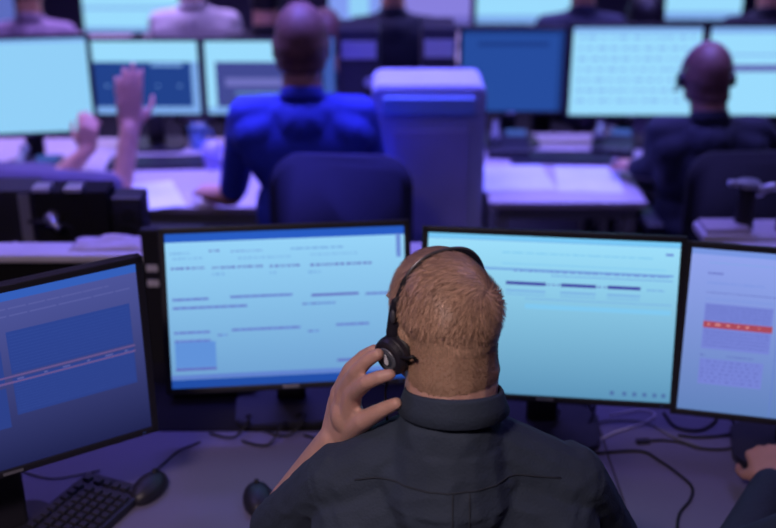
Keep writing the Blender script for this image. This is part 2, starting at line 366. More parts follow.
# ------------------------------------------------------------------ desk things, front row
def keyboard():
    A = Pz(88, 471, DZ + .02); Bq = Pz(170, 493, DZ + .02); d = (Bq - A); d.z = 0
    s = d.normalized(); l = V((s.y, -s.x, 0))
    if l.x > 0: l = -l
    Lk, Wk = .32, .15
    c = A + s * Wk / 2 + l * Lk / 2
    yaw = math.atan2(-l.y, -l.x)
    r = empty('keyboard', 'black full-size keyboard under the dim left screen', 'keyboard', (c.x, c.y, DZ), yaw)
    finish('case', B((0, 0, .011), (Lk, Wk, .018), .004), BLK, r)
    proto = None
    rows = [(15, 0), (15, 0), (14, .006), (13, .01), (13, .0)]
    for j in range(6):
        n = 16 if j else 16
        for i in range(n):
            x = -Lk / 2 + .018 + i * .0203; y = -.058 + j * .0215
            if j == 5: y += .005
            if i > 12: x += .012
            if x > Lk / 2 - .01: continue
            if proto is None:
                bm = bmesh.new(); bmesh.ops.create_cone(bm, cap_ends=True, segments=4, radius1=.0125, radius2=.0100, depth=.007)
                bmesh.ops.rotate(bm, cent=(0, 0, 0), matrix=Matrix.Rotation(R(45), 3, 'Z'), verts=bm.verts)
                bmesh.ops.bevel(bm, geom=bm.edges[:], offset=.001, segments=1, affect='EDGES')
                o = finish('key', bm, BLK, r); proto = o
            else:
                o = proto.copy(); col.objects.link(o); o.parent = r
            o.location = (x, y, .0235)
    return r
keyboard()
def mouse(label, c, yaw):
    r = empty('computer_mouse', label, 'mouse', (c.x, c.y, DZ), yaw, None)
    bm = bmesh.new(); ell(bm, (0, 0, .012), (.031, .054, .026), sub=4)
    for v in bm.verts:
        if v.co.z < 0: v.co.z = 0
    finish('body', bm, BLK, r, True)
    bm = bmesh.new(); cone(bm, (-.004, .028, .034), (.004, .028, .034), .0075, .0075, 20)
    finish('scroll_wheel', bm, RUB, r, True)
    bm = bmesh.new(); tube(bm, [(0, .0 + .052 - k * .007, .012 + .0262 * math.sqrt(max(0, 1 - ((.052 - k * .007) / .054) ** 2))) for k in range(7)], .0008, 5)
    finish('button_seam', bm, RUB, r)
    return r
m1 = Pz(149, 489, DZ + .01); mouse('black mouse at the right end of the keyboard', m1, R(-20))
m2 = Pz(258, 500, DZ + .01); mouse('black mouse on the desk beside the headset man\'s raised arm', m2, R(10))
def cable(label, pts, r=.0028, m=RUB, n=8, plug=None):
    bm = bmesh.new(); tube(bm, spline(pts), r, n); o = finish('cable', bm, m, None, True)
    tag(o, label, 'cable'); 
    if plug:
        a, b = V(pts[0]), V(pts[1]); d = (a - b).normalized(); b2 = bmesh.new(); 
        x, y, z = frame_of(d); box(b2, a + d * .012, (.014, .01, .03), .002, Matrix((x, y, z)).transposed()); finish('plug', b2, BLK, o)
    return o
zc = DZ + .0035
def cz(*q, z=zc): return [Pz(u, v, z) for u, v in q]
cable('thin cable running back from the mouse by the keyboard', [m1 + V((0, .052, .006))] + cz((165, 462), (180, 450), (200, 442)), .002)
cable('long black cable snaking forward over the right desk beside the headset man', cz((560, 458), (598, 453), (640, 451), (660, 461), (680, 475), (692, 487), (690, 500), (679, 515), (677, 540)), .003)
cable('cable with a small square plug lying loose on the right desk', cz((648, 441), (662, 440), (680, 442), (700, 448), (725, 449), (745, 443)), .0026, plug=True)
cable('pale grey cable arching over the back of the right desk', cz((566, 440), (590, 424), (625, 420), (650, 424), (672, 436), (700, 447)), .0022, GREY)
cable('thick black cable looping below the gap between the two right screens', cz((664, 413), (676, 427), (700, 430), (716, 420), (712, 410), (690, 408)), .0036)
cable('black cable lying along the back of the right desk under the rightmost screen', cz((678, 435), (700, 437), (730, 434), (745, 424), (760, 432), (776, 440), (800, 446)), .0032)
cable('dark cable coiled at the right edge of the picture', cz((728, 416), (742, 428), (764, 437), (790, 430), (770, 420), (745, 414)), .003)
cable('white cable curling behind the headset man\'s right shoulder', cz((610, 415), (640, 410), (655, 415), (640, 424), (615, 432), (598, 440), (575, 446)), .002, WHITE)
cable('grey cable lying across the desk under the leftmost screen', cz((20, 470), (50, 478), (80, 474), (100, 470)), .002, GREY)
for k, (a, b, lab) in enumerate((((250, 400), (290, 436), 'black cable hanging behind the left edge of the second screen stand'), ((282, 398), (268, 446), 'black cable dropping beside the second screen stand'), ((310, 402), (330, 440), 'black cable drooping behind the raised hand'),
                    ((215, 404), (235, 438), 'black cable hanging left of the second screen stand'), ((520, 402), (548, 432), 'black cable behind the third screen stand, near the shoulder'), ((560, 404), (585, 428), 'black cable drooping from the back of the third screen'))):
    p = P(a[0], a[1], 2.34); q = Pz(b[0], b[1], DZ + .004)
    cable(lab, [p + V((0, .02, .02)), p.lerp(q, .4) + V((.02, 0, -.02)), q + V((.03, .05, .03)), q + V((0, 0, .003)), q + V((-.06, .02, .001))], .0028)
# docking station and power block in the shade behind the screens
t = empty('docking_station', 'black docking station behind the second screen stand, under its left edge', 'docking station', (-.42, 2.36, DZ), R(4))
finish('case', B((0, 0, .03), (.2, .09, .06), .006), BLK, t)
bm = bmesh.new()
for k in range(5): box(bm, (-.07 + k * .032, -.046, .03), (.016, .003, .008))
finish('port', bm, GREY, t)
t = empty('power_strip', 'dark power strip lying behind the third screen stand', 'power strip', (.3, 2.38, DZ), R(-5))
finish('case', B((0, 0, .018), (.3, .055, .036), .006), BLK, t)
for k in range(4):
    bm = bmesh.new(); cone(bm, (-.105 + k * .07, 0, .034), (-.105 + k * .07, 0, .0375), .019, .019, 20); finish('socket', bm, GREY, t)

# ------------------------------------------------------------------ equipment just behind the front row
SH = Pz(60, 300, .9)
t = empty('counter', 'dark waist-high counter behind the partition on the left', 'counter', (-1.02, 2.83, 0))
finish('carcass', B((0, 0, .46), (.95, .3, .92), .006), DARKBOARD, t)
finish('counter_top', B((0, 0, .935), (.98, .32, .03), .004), BLK, t)
zt = .95
def eq(name, lab, cat, u0, v0, u1, y, d, m, bev=.006, yaw=0):
    x0, x1 = P(u0, v0, y).x, P(u1, v0, y).x; top = P(u0, v0, y).z
    r = empty(name, lab, cat, ((x0 + x1) / 2, y + d / 2, zt), yaw)
    finish('case', B((0, 0, (top - zt) / 2), (x1 - x0, d, top - zt), bev), m, r)
    return r, x1 - x0, top - zt
r, w_, h_ = eq('equipment_rack', 'black rack box with silver clamps, behind the top of the leftmost screen', 'rack', 31, 192, 106, 2.74, .1, DARKBOARD)
for u in (41, 73):
    x = P(u, 193, 2.74).x - r.location.x
    finish('clamp', B((x, -.03, h_ + .006), (.045, .05, .014), .003), SILV, r)
bm = bmesh.new(); cone(bm, (-.05, -.08, h_ - .07), (-.05, -.04, h_ - .07), .016, .02); cone(bm, (-.02, -.1, h_ - .085), (-.06, -.07, h_ - .06), .008, .01)
finish('swivel_joint', bm, SILV, r, True)
bm = bmesh.new(); tube(bm, spline([(-.11, -.06, h_ - .08), (-.06, -.09, h_ - .07), (0, -.06, h_ - .1), (.0, -.05, 0.02)]), .006); finish('cable_arm', bm, BLK2, r, True)
r, w_, h_ = eq('computer_tower', 'black box at the left edge behind the leftmost screen, with a grey upright strip', 'computer', -40, 191, 30, 2.78, .12, BLK2)
finish('side_strip', B((w_ / 2 - .02, -.062, h_ / 2), (.03, .004, h_ * .9), .001), GREY, r)
r, w_, h_ = eq('loudspeaker', 'small black speaker right of the rack box', 'speaker', 109, 198, 141, 2.76, .09, BLK, .008)
bm = bmesh.new()
for z, q in ((h_ * .68, .018), (h_ * .38, .028)): cone(bm, (0, -.046, z), (0, -.05, z), q, q * .9, 28)
finish('driver', bm, RUB, r)
finish('silver_side', B((-w_ / 2 - .004, 0, h_ * .62), (.008, .07, h_ * .5), .002), SILV, r)
bm = bmesh.new(); me_pts = []
o = finish('cloth', bm, None) if False else None
# crumpled white cloth on the counter edge and on the partition cap
def cloth(lab, c, sx, sy, hgt, seed):
    bm = bmesh.new(); n = 18; vs = {}
    for i in range(n + 1):
        for j in range(n + 1):
            x, y = (i / n - .5) * sx, (j / n - .5) * sy
            e = max(0, 1 - (2 * i / n - 1) ** 2) * max(0, 1 - (2 * j / n - 1) ** 2)
            z = hgt * e ** .5 * (.55 + .6 * noise.noise(V((x * 28 + seed, y * 28, seed)))) + .001
            vs[i, j] = bm.verts.new((x + .01 * noise.noise(V((y * 30, seed, 3))), y, max(z, .001)))
    for i in range(n):
        for j in range(n): bm.faces.new((vs[i, j], vs[i + 1, j], vs[i + 1, j + 1], vs[i, j + 1]))
    bm2 = bm.copy()
    o = finish('cloth', bm, mat('white_cloth', (205, 195, 215), .85, bump=.2, bscale=120), None, True)
    so = o.modifiers.new('t', 'SOLIDIFY'); so.thickness = .002
    o.location = c; bm2.free(); return tag(o, lab, 'cloth')
cloth('crumpled white cloth lying on the partition cap above the leftmost screen corner', (P(118, 262, 2.6).x, 2.6, 1.041), .22, .085, .028, 2)
cloth('small crumpled white cloth on the counter at the left edge', (P(24, 262, 2.72).x, 2.71, .951), .07, .1, .07, 5)
# right: pale storage unit behind the rightmost screen, with a black canister
zr = P(700, 226, 2.9).z
t = empty('storage_unit', 'pale low storage unit behind the rightmost screen', 'cabinet', (1.40, 2.83, 0))
finish('carcass', B((0, 0, (zr - .02) / 2), (.88, .22, zr - .02), .006), mat('pale_unit', (150, 146, 170), .6), t)
finish('unit_top', B((0, 0, zr - .01), (.9, .25, .02), .004), DESK, t)
for k in (-1, 0, 1):
    d_ = finish('door', B((k * .29, -.118, zr / 2), (.28, .016, zr - .12), .003), WHITE, t)
    finish('handle', B((k * .29 + .10, -.132, zr * .7), (.012, .014, .1), .003), SILV, d_)
def canister(u, v0, y, lab):
    top = P(u, v0, y).z; x = P(u, v0, y).x; h = top - zr
    r = empty('canister', lab, 'canister', (x, y, zr))
    bm = bmesh.new(); cone(bm, (0, 0, 0), (0, 0, h * .9), .027, .023, 28); finish('body', bm, BLK2, r, False)
    bm = bmesh.new(); cone(bm, (0, 0, h * .9), (0, 0, h), .031, .03, 28); box(bm, (-.03, 0, h * .96), (.05, .024, .014), .003); finish('lid', bm, SILV, r)
    return r
canister(749, 181, 2.84, 'black canister with silver lid on the pale storage unit, upper right')
r = empty('camera_arm', 'short silver camera arm at the right edge on the pale storage unit', 'camera mount', (P(771, 188, 2.87).x, 2.87, zr))
ht = P(771, 188, 2.87).z - zr
bm = bmesh.new(); cone(bm, (.04, 0, 0), (.04, 0, ht), .012, .01); finish('post', bm, BLK2, r, True)
bm = bmesh.new(); tube(bm, spline([(.04, 0, ht), (0, -.01, ht + .006), (-.03, -.01, ht - .004)]), .012); ell(bm, (-.035, -.01, ht - .004), (.018,) * 3); finish('joint', bm, SILV, r, True)
t = empty('document_tray', 'flat pale tray left of the black canister on the storage unit', 'tray', (P(724, 228, 2.82).x, 2.82, zr))
finish('tray', B((0, 0, .012), (.14, .11, .024), .004), WHITE, t); finish('papers', B((0, 0, .03), (.12, .09, .012), .001), DESK, t)

# ------------------------------------------------------------------ middle-row furniture
FAB = mat('navy_fabric', (36, 38, 82), .9, bump=.3, bscale=400)
def chair(label, x, y, yaw, top, w_=.44, seat=.5, m=FAB, group=None):
    r = empty('office_chair', label, 'chair', (x, y, 0), yaw, group)
    bm = bmesh.new(); rprism(bm, w_, .5, .06, .09, (0, 0, 0), bev=.02)
    for v in bm.verts: v.co.y += -.9 * v.co.x ** 2 + .05 * (v.co.z / .25) ** 2 * 0.4
    finish('backrest', bm, m, r, True, T=Matrix.Translation((0, -.2, top - .25)))
    bm = bmesh.new(); rprism(bm, .48, .46, .08, .09, (0, .04, seat - .04), axis='Z', bev=.02); finish('seat', bm, m, r, True)
    bm = bmesh.new(); tube(bm, spline([(0, .0, seat - .09), (0, -.22, seat - .07), (0, -.27, seat + .08), (0, -.25, top - .3)]), (.022)); finish('back_support', bm, BLK, r, True)
    bm = bmesh.new(); cone(bm, (0, 0, .1), (0, 0, seat - .08), .028, .022); finish('gas_column', bm, SILV, r, True)
    for k in range(5):
        a = R(72 * k + 18); e = V((math.cos(a) * .3, math.sin(a) * .3, .075)); bm = bmesh.new(); tube(bm, [(0, 0, .115), e * .5 + V((0, 0, .06)), e], [(.024), (.02), (.014)])
        l = finish('leg', bm, BLK, r, True)
        bm = bmesh.new(); cone(bm, e + V((-.012, 0, -.045)), e + V((.012, 0, -.045)), .03, .03, 20); finish('caster', bm, RUB, l)
    for s in (-1, 1):
        bm = bmesh.new(); box(bm, (s * .27, .02, seat + .2), (.06, .24, .03), .01); tube(bm, [(s * .27, .02, seat + .19), (s * .27, 0, seat + .02), (s * .18, 0, seat - .06)], .014)
        finish('armrest', bm, BLK, r)
    return r
chair('dark blue office chair behind the blue-shirted man', P(346, 160, 3.2).x, 3.42, R(-4), P(346, 155, 3.22).z, .44)
chair('black office chair behind the person in the dark jacket', P(752, 160, 3.5).x, 3.72, R(3), P(752, 152, 3.52).z, .46, m=mat('black_fabric', (20, 20, 30), .9, bump=.3, bscale=400))
chair('black office chair the headset man sits on', .09, 1.46, 0, .98, .46, .53, m=mat('black_fabric', (20, 20, 30), .9))
# white tall cabinet in the aisle
yc = 3.76
x0, x1 = P(372, 150, yc).x, P(485, 150, yc).x; ht = P(430, 86, yc).z; W_ = x1 - x0
t = empty('printer_cabinet', 'tall white rounded cabinet with a violet-grey front panel, right of the blue-shirted man', 'cabinet', ((x0 + x1) / 2, yc + .14, 0))
bm = bmesh.new(); rprism(bm, W_, ht, .28, .035, (0, 0, ht / 2), bev=.008)
PANW = mat('white_gloss_panel', (190, 195, 235), .35)
finish('body', bm, PANW, t)
bm = bmesh.new(); rprism(bm, W_ * .66, ht * .33, .012, .01, (.01, -.146, ht * .70)); finish('front_panel', bm, mat('violet_grey_panel', (176, 172, 218), .5), t)
finish('drawer', B((0, -.146, ht * .3), (W_ * .86, .012, ht * .34), .003), PANW, t)
finish('control_strip', B((0, -.146, ht * .94), (W_ * .8, .012, .06), .003), mat('blue_strip', (150, 190, 250), .3), t)
# things standing between the middle-row screens
def tower(lab, u0, v0, u1, v1, y):
    x0, x1 = P(u0, v0, y).x, P(u1, v0, y).x; top = P(u0, v0, y).z; h = top - DZ
    r = empty('desktop_computer', lab, 'computer', ((x0 + x1) / 2, y + .12, DZ)); w2 = x1 - x0
    finish('case', B((0, 0, h / 2), (w2, .24, h), .006), BLK, r)
    finish('drive_panel', B((0, -.122, h * .84), (w2 * .86, .008, h * .14), .002), SILV, r)
    bm = bmesh.new(); cone(bm, (w2 * .25, -.118, h * .58), (w2 * .25, -.128, h * .58), .02, .02, 20); finish('power_button', bm, SILV, r)
    finish('lower_panel', B((0, -.122, h * .3), (w2 * .86, .006, h * .3), .002), GREY, r)
tower('left black computer tower with a silver drive panel, right of the blue-shirted man\'s head', 338, 30, 379, 80, 4.36)
tower('right black computer tower with a silver drive panel, beside the dark blue screen', 422, 28, 457, 80, 4.36)
t = empty('document_stand', 'narrow blue upright display between the blue-shirted man\'s head and the left tower', 'display', (P(329, 60, 4.3).x, 4.3, DZ))
hh = P(329, 36, 4.3).z - DZ
finish('panel', B((0, 0, hh / 2 + .005), (.05, .02, hh), .003), BLK, t); finish('screen', B((0, -.011, hh / 2 + .02), (.044, .002, hh * .9)), E_('strip_blue', (62, 92, 176)), t)
# papers, phones, small things on the middle row
def sheet(lab, u, v, w_, d_, yaw, m=None, z=DZ):
    p = Pz(u, v, z); o = finish('paper_sheet', B((0, 0, .001), (w_, d_, .002)), m or mat('paper', (205, 212, 240), .8)); o.location = (p.x, p.y, z + .0002); o.rotation_euler = (0, 0, yaw)
    return tag(o, lab, 'paper')
sheet('large white sheet on the middle-row desk right of the white cabinet', 512, 178, .28, .3, R(4))
sheet('white sheet left of the dark-jacketed person\'s hand', 588, 180, .24, .3, R(-6))
sheet('white sheet on the desk left of the blue-shirted man', 150, 196, .21, .3, R(20))
sheet('white sheet near the left edge on the middle-row desk', 88, 186, .21, .3, R(-8))
def phone(lab, u, v, yaw):
    p = Pz(u, v, DZ); r = empty('desk_phone', lab, 'telephone', (p.x, p.y, DZ), yaw)
    finish('base', B((0, 0, .035), (.17, .19, .05), .012, Matrix.Rotation(R(12), 3, 'X')), BLK, r)
    bm = bmesh.new(); tube(bm, spline([(-.055, -.08, .085), (-.055, -.03, .095), (-.055, .04, .1), (-.055, .09, .105)]), [(.02)] * 4 + [(.014)] * 17 + [(.02)] * 4); finish('handset', bm, GREY, r, True)
    finish('phone_display', B((.03, .05, .073), (.08, .05, .004), 0, Matrix.Rotation(R(12), 3, 'X')), E_('lcd_blue', (70, 100, 190), .8), r)
phone('grey-blue desk phone under the big left screen of the middle row', 40, 181, R(8))
phone('dark desk phone just right of the tall white cabinet', 508, 153, R(-5))
phone('dark desk phone below the bright screen of the person in the dark jacket', 612, 152, R(-12))
def cup(lab, u, v, m, h=.095):
    p = Pz(u, v, DZ + .04); r = empty('mug', lab, 'mug', (p.x, p.y, DZ))
    bm = bmesh.new(); n = 28; rs = [(.0, .0), (.034, 0), (.038, h), (.035, h), (.031, .006), (0, .006)]; rings = []
    for q, z in rs: rings.append([bm.verts.new((q * math.cos(2 * math.pi * k / n), q * math.sin(2 * math.pi * k / n), z)) for k in range(n)])
    for a, b in zip(rings, rings[1:]):
        for k in range(n): bm.faces.new((a[k], a[(k + 1) % n], b[(k + 1) % n], b[k]))
    bmesh.ops.remove_doubles(bm, verts=bm.verts, dist=1e-5); finish('cup', bm, m, r, True)
    bm = bmesh.new(); tube(bm, [(.035 + .026 * math.sin(R(a)), 0, h / 2 + .028 * math.cos(R(a))) for a in range(0, 181, 20)], .005); finish('handle', bm, m, r, True)
cup('pale blue mug under the middle-row screen left of the blue-shirted man', 198, 138, mat('blue_glaze', (130, 170, 245), .25))
cup('lilac mug near the blue-shirted man\'s left elbow', 212, 158, mat('lilac_glaze', (150, 140, 220), .25))
cup('small grey mug below the bright screen right of centre', 606, 134, mat('grey_glaze', (150, 150, 180), .3), .07)
t = empty('keyboard', 'dark keyboard on the middle-row desk in front of the picture screen', 'keyboard', tuple(Pz(160, 165, DZ).xy) + (DZ,), R(4))
finish('case', B((0, 0, .01), (.4, .14, .02), .004), BLK, t)
t = empty('keyboard', 'dark keyboard on the right middle-row desk behind the paper sheets', 'keyboard', tuple(Pz(560, 160, DZ).xy) + (DZ,), R(-2))
finish('case', B((0, 0, .01), (.4, .14, .02), .004), BLK, t)
#PEOPLE_BEGIN
# ------------------------------------------------------------------ people
SKIN = mat('skin', (196, 156, 142), .5, bump=.12, bscale=260, var=.07, vscale=40, sss=.12)
SKIN2 = mat('skin_deeper', (190, 138, 122), .55, bump=.04, bscale=300, var=.05, vscale=25, sss=.1)
def cloth_mat(name, c, b=.25): return mat(name, c, .85, bump=b, bscale=240, var=.1, vscale=14)
def head_prims(bm, M, nose=True):
    t = bmesh.new()
    ell(t, (0, -.008, .020), (.0650, .0900, .089), sub=4)
    ell(t, (0, -.030, -.035), (.0635, .062, .060)); ell(t, (0, -.034, -.062), (.061, .055, .055)); cap(t, (0, -.050, -.015), (0, -.046, -.085), .0455, .0455)
    ell(t, (0, -.030, -.005), (.0645, .070, .075))
    ell(t, (0, .030, -.005), (.063, .062, .080))
    ell(t, (0, .040, -.055), (.054, .050, .060)); ell(t, (0, .074, -.098), (.024, .020, .018))
    for s in (-1, 1):
        ell(t, (s * .034, .066, -.030), (.022, .022, .024)); ell(t, (s * .028, .084, .022), (.026, .010, .009))
        ell(t, (s * .050, .022, -.070), (.014, .030, .022))
        rot = Matrix.Rotation(s * R(-22), 3, 'Z')
        ell(t, (s * .0725, -.004, -.022), (.007, .018, .031), rot); ell(t, (s * .071, .002, -.044), (.006, .010, .012), rot)
    cap(t, (0, .090, .012), (0, .110, -.022), .007, .011); ell(t, (0, .100, -.030), (.017, .012, .008))
    ell(t, (0, .0905, -.054), (.023, .0085, .0055)); ell(t, (0, .089, -.064), (.020, .0085, .006))
    bmesh.ops.transform(t, matrix=M, verts=t.verts); merge(bm, t)
def hand_prims(bm, w, d, n, s=1, curl=(.3, .5, .4), sc=1.0, ff=1.0):
    """w wrist, d pointing to the fingers, n out of the palm, s side on which the thumb leaves"""
    w = V(w); d = V(d).normalized(); n = V(n); n = (n - d * n.dot(d)).normalized(); t = d.cross(n).normalized() * s
    for i in range(4):
        k = w + d * (.088 - .006 * abs(i - 1)) * sc + t * (1.5 - i) * .0205 * sc
        cap(bm, w + t * (1.2 - i * .8) * .014 * sc, k, .016 * sc, .0115 * sc)
        L = (.044, .049, .045, .035)[i] * sc; p = k; a = 0; r = (.0088, .009, .0086, .0076)[i] * sc * ff
        for j, l in enumerate((L, L * .62, L * .5)):
            a += curl[j] * (1 + .12 * i); q = p + (d * math.cos(a) + n * math.sin(a) + t * (.06 * (1.5 - i))).normalized() * l
            cap(bm, p, q, r, r * .9); p = q; r *= .9
    b = w + d * .02 * sc + t * .022 * sc; m = b + (d * .6 + t * .75 + n * .35).normalized() * .042 * sc
    cap(bm, b, m, .016 * sc, .0115 * sc); q = m + (d * .85 + t * .35 + n * .4).normalized() * .032 * sc
    cap(bm, m, q, .0105 * sc, .0095 * sc); cap(bm, q, q + (d * .95 + n * .4).normalized() * .024 * sc, .0095 * sc, .0075 * sc)
def hair_from(me, Mi, region, thick, name, m, parent, strands=0, comb=None, seed=1, width=.0008, slen=None):
    bm = bmesh.new(); bm.from_mesh(me); bm.normal_update()
    dele = [f for f in bm.faces if min(region(Mi @ v.co) for v in f.verts) <= 0]
    bmesh.ops.delete(bm, geom=dele, context='FACES')
    new = {}
    for v in bm.verts:
        q = region(Mi @ v.co); new[v] = v.co + v.normal * (thick(Mi @ v.co) * min(1, max(q, 0) / .012) + .0006)
    nr = {v: v.normal.copy() for v in bm.verts}
    for v, c in new.items(): v.co = c
    faces = [( [v.co.copy() for v in f.verts], f.normal.copy()) for f in bm.faces]
    rnd = random.Random(seed)
    o = finish(name, bm, m, parent, True)
    if strands and faces:
        sm = bmesh.new(); M = Mi.inverted().to_3x3(); Mr = Mi.to_3x3()
        for _ in range(strands):
            f, nn = rnd.choice(faces); p = f[0].lerp(f[1], rnd.random()).lerp(f[2], rnd.random())
            lp = Mi @ p; d, L, lift = comb(lp, rnd); d = M @ d; d = (d - nn * d.dot(nn)).normalized()
            sd = d.cross(nn).normalized() * width; pts = []; c = Mi.inverted() @ V((0, -.008, .005)); rad = (p - c).length
            for k in range(5):
                u = k / 4; q = p + d * L * u; q = c + (q - c).normalized() * (rad + .0008 + lift * u * (1.25 - .5 * u))
                pts.append((q, sd * (1 - .75 * u)))
            vs = [(sm.verts.new(a - b), sm.verts.new(a + b)) for a, b in pts]
            for a, b in zip(vs, vs[1:]): sm.faces.new((a[0], a[1], b[1], b[0]))
        me2 = bpy.data.meshes.new('hair_strands'); sm.to_mesh(me2); sm.free(); me2.polygons.foreach_set('use_smooth', [True] * len(me2.polygons))
        so = link('hair_strands', me2, m, parent); so['kind'] = 'stuff'
    return o
def short_region(p):
    # positive inside the hair: nape, sides above the ears, top back to the forehead
    if p.y < -.03: h = -.074
    elif p.y < .012: h = -.074 + (p.y + .03) / .042 * .072
    elif p.y < .05: h = .0 + (p.y - .012) * .3
    else: h = .012 + (p.y - .05) * .95
    return p.z - h
def long_region(p):
    h = -.14 if p.y < .02 else (.0 + (p.y - .02) * .8)
    return p.z - h
def person(label, loc, T, yaw=0, shirt=None, hair=None, skin=SKIN2, style='short', hx=0, hyaw=0, hpitch=0, lean=0, arms=None, voxel=.008, width=.18, sleeve=1.0,
           strands=0, comb=None, trouser=(24, 25, 38), seat=.53, group=None, hands=None, thick=.008, fold=0, bulk=1.0, nb_z=.280, sh_z=.362, neck=.065, hs=1.0, col_z=.004, col_x=0):
    r = empty('person', label, 'person', (loc[0], loc[1], 0), yaw, group)
    Mi = (Matrix.Translation((loc[0], loc[1], 0)) @ Matrix.Rotation(yaw, 4, 'Z')).inverted()
    hc = V((hx, .03 + lean, T - .108)); HM = Matrix.Translation(hc) @ Matrix.Scale(hs, 4) @ Matrix.Rotation(hyaw, 4, 'Z') @ Matrix.Rotation(hpitch, 4, 'X')
    nb = V((hx * .6, lean * .8 - .012, T - nb_z)); sz = T - sh_z
    SH = [V((s * width, lean * .75, sz)) for s in (-1, 1)]
    pel = V((0, -.03, seat + .09)); chest = V((0, lean * .65, T - .46)); waist = V((0, lean * .3 - .01, T - .66))
    if waist.z < seat + .15: waist.z = seat + .15
    arms = arms or [None, None]; A = []
    for i, a in enumerate(arms):
        s = (-1, 1)[i]
        if a is None: a = dict(e=SH[i] + V((s * .05, .14, -.24)), w=V((s * .13, lean + .38, max(T - .66, .80))), d=(-s * .2, 1, 0), n=(0, 0, -1), local=True)
        e, w = (V(a['e']), V(a['w'])) if a.get('local') else (Mi @ V(a['e']), Mi @ V(a['w']))
        A.append((e, w, a))
    # body
    bm = bmesh.new(); head_prims(bm, HM)
    cap(bm, HM @ V((0, -.030, -.06)), nb + V((0, -.012, 0)), neck - .002, neck); cap(bm, HM @ V((0, -.03, -.02)), nb + V((0, -.016, .03)), neck - .006, neck - .004)
    cap(bm, nb, nb + V((0, 0, -.05)), .06, .06)
    ell(bm, chest, (width * .78, .085, .16)); ell(bm, waist, (.125, .085, .15)); ell(bm, pel, (.14, .10, .10))
    for s in (0, 1): cap(bm, nb + V(((-1, 1)[s] * .03, 0, -.05)), SH[s], .035, .045)
    cap(bm, chest, waist, .09, .1); cap(bm, waist, pel, .1, .1)
    for s in (-1, 1):
        kn = V((s * .12, .40, seat + .02)); an = V((s * .12, .40, .1))
        cap(bm, pel + V((s * .08, 0, -.02)), kn, .07, .05); cap(bm, kn, an, .048, .035); cap(bm, an + V((0, 0, -.03)), an + V((0, .14, -.05)), .03, .025)
    for i, (e, w, a) in enumerate(A):
        cap(bm, SH[i], e, .046, .038); cap(bm, e, e.lerp(w, .35), .038, .037); cap(bm, e.lerp(w, .35), w, .037, a.get('wr', .026))
        if a.get('fn'): a['fn'](bm, Mi)
        else:
            rot = Mi.to_3x3() if not a.get('local') else Matrix.Identity(3)
            hand_prims(bm, w, rot @ V(a.get('d', (0, 1, 0))), rot @ V(a.get('n', (0, 0, -1))), a.get('s', (1, -1)[i]), a.get('curl', (.3, .5, .4)), ff=a.get('ff', 1), sc=a.get('sc', 1))
    me = remesh(bm, voxel, 4)
    link('body', me, skin, r)
    # hair
    HI = HM.inverted()
    if hair:
        reg = short_region if style in ('short', 'bun') else long_region
        def reg2(p, reg=reg): return min(reg(p), .11 - abs(p.x), p.z + (.09 if style != 'long' else .16), .1015 - max(0, abs(p.x) - .0) if abs(p.x) < .0765 or p.z > .012 else -1)
        h = hair_from(me, HI, reg2, (thick if callable(thick) else (lambda p: thick)), 'hair', hair, r, strands, comb)
        if style == 'long':
            b2 = bmesh.new(); ell(b2, HM @ V((0, -.035, -.03)), (.088, .08, .11)); ell(b2, HM @ V((0, -.06, -.13)), (.085, .05, .12)); ell(b2, HM @ V((0, -.01, .03)), (.086, .103, .09))
            link('long_hair', remesh(b2, .008, 3), hair, r)
        if style == 'bun':
            b2 = bmesh.new(); ell(b2, HM @ V((0, -.105, .03)), (.034, .028, .034)); finish('hair_bun', b2, hair, r, True)
    # eyes
    for s in (-1, 1):
        b2 = bmesh.new(); ell(b2, HM @ V((s * .029, .0765, .004)), (.0115,) * 3, sub=2); e = finish('eye', b2, mat('eye_white', (225, 220, 215), .3), r, True)
        b2 = bmesh.new(); ell(b2, HM @ V((s * .029, .0855, .004)), (.0045, .0035, .0045), sub=2); finish('iris', b2, mat('iris_brown', (50, 40, 40), .3), e, True)
    # shirt
    bm = bmesh.new(); B_ = bulk
    ell(bm, chest + V((0, -.005, .01)), (width * .98 * B_, .118 * B_, .19), sub=4); ell(bm, waist, (.158 * B_, .118, .17)); cap(bm, waist, pel, .125, .14)
    ell(bm, pel + V((.0, .0, .02)), (.17, .125, .09))
    for s in (0, 1):
        sg = (-1, 1)[s]
        cap(bm, nb + V((sg * .03, -.012, -.050 + col_z * .7)), SH[s] + V((-sg * .01, -.005, .0)), .052, .062)
        cap(bm, nb + V((0, -.02, -.06)), SH[s] + V((-sg * .03, -.02, -.06)), .06, .085)
        ell(bm, SH[s] + V((-sg * .055, -.055, -.10)), (.075, .05, .10))
    ell(bm, nb + V((0, -.030, -.060)), (.115 * width / .17, .068, .060)); cap(bm, nb + V((0, -.020, -.062 + col_z)), nb + V((0, -.03, -.09)), neck + .014, neck + .034)
    for i, (e, w, a) in enumerate(A):
        q = SH[i].lerp(e, .9 if a.get('bare') else 1.0)
        cap(bm, SH[i], SH[i].lerp(q, .5), .063, .057); cap(bm, SH[i].lerp(q, .5), q, .057, .050)
        if not a.get('bare'):
            cap(bm, e, e.lerp(w, .93), .053, .036)
    sme = remesh(bm, voxel, 8)
    if fold:
        data = [(v.co.copy(), v.normal.copy()) for v in sme.vertices]; flat = []
        for p, n_ in data:
            a = noise.noise(V((p.x * 9, p.y * 6, p.z * 26 + p.x * 14 * (1 if p.x > 0 else -1)))) + .5 * noise.noise(p * 30)
            b = noise.noise(V((p.x * 30, p.y * 9, p.z * 7 + 4)))
            flat += list(p + n_ * fold * (abs(a) * -1.2 + b * .4))
        sme.vertices.foreach_set('co', flat); sme.update()
    so = link('shirt', sme, shirt, r)
    # collar: folded band round the neck
    cbm = bmesh.new(); n = 40; rows_ = []
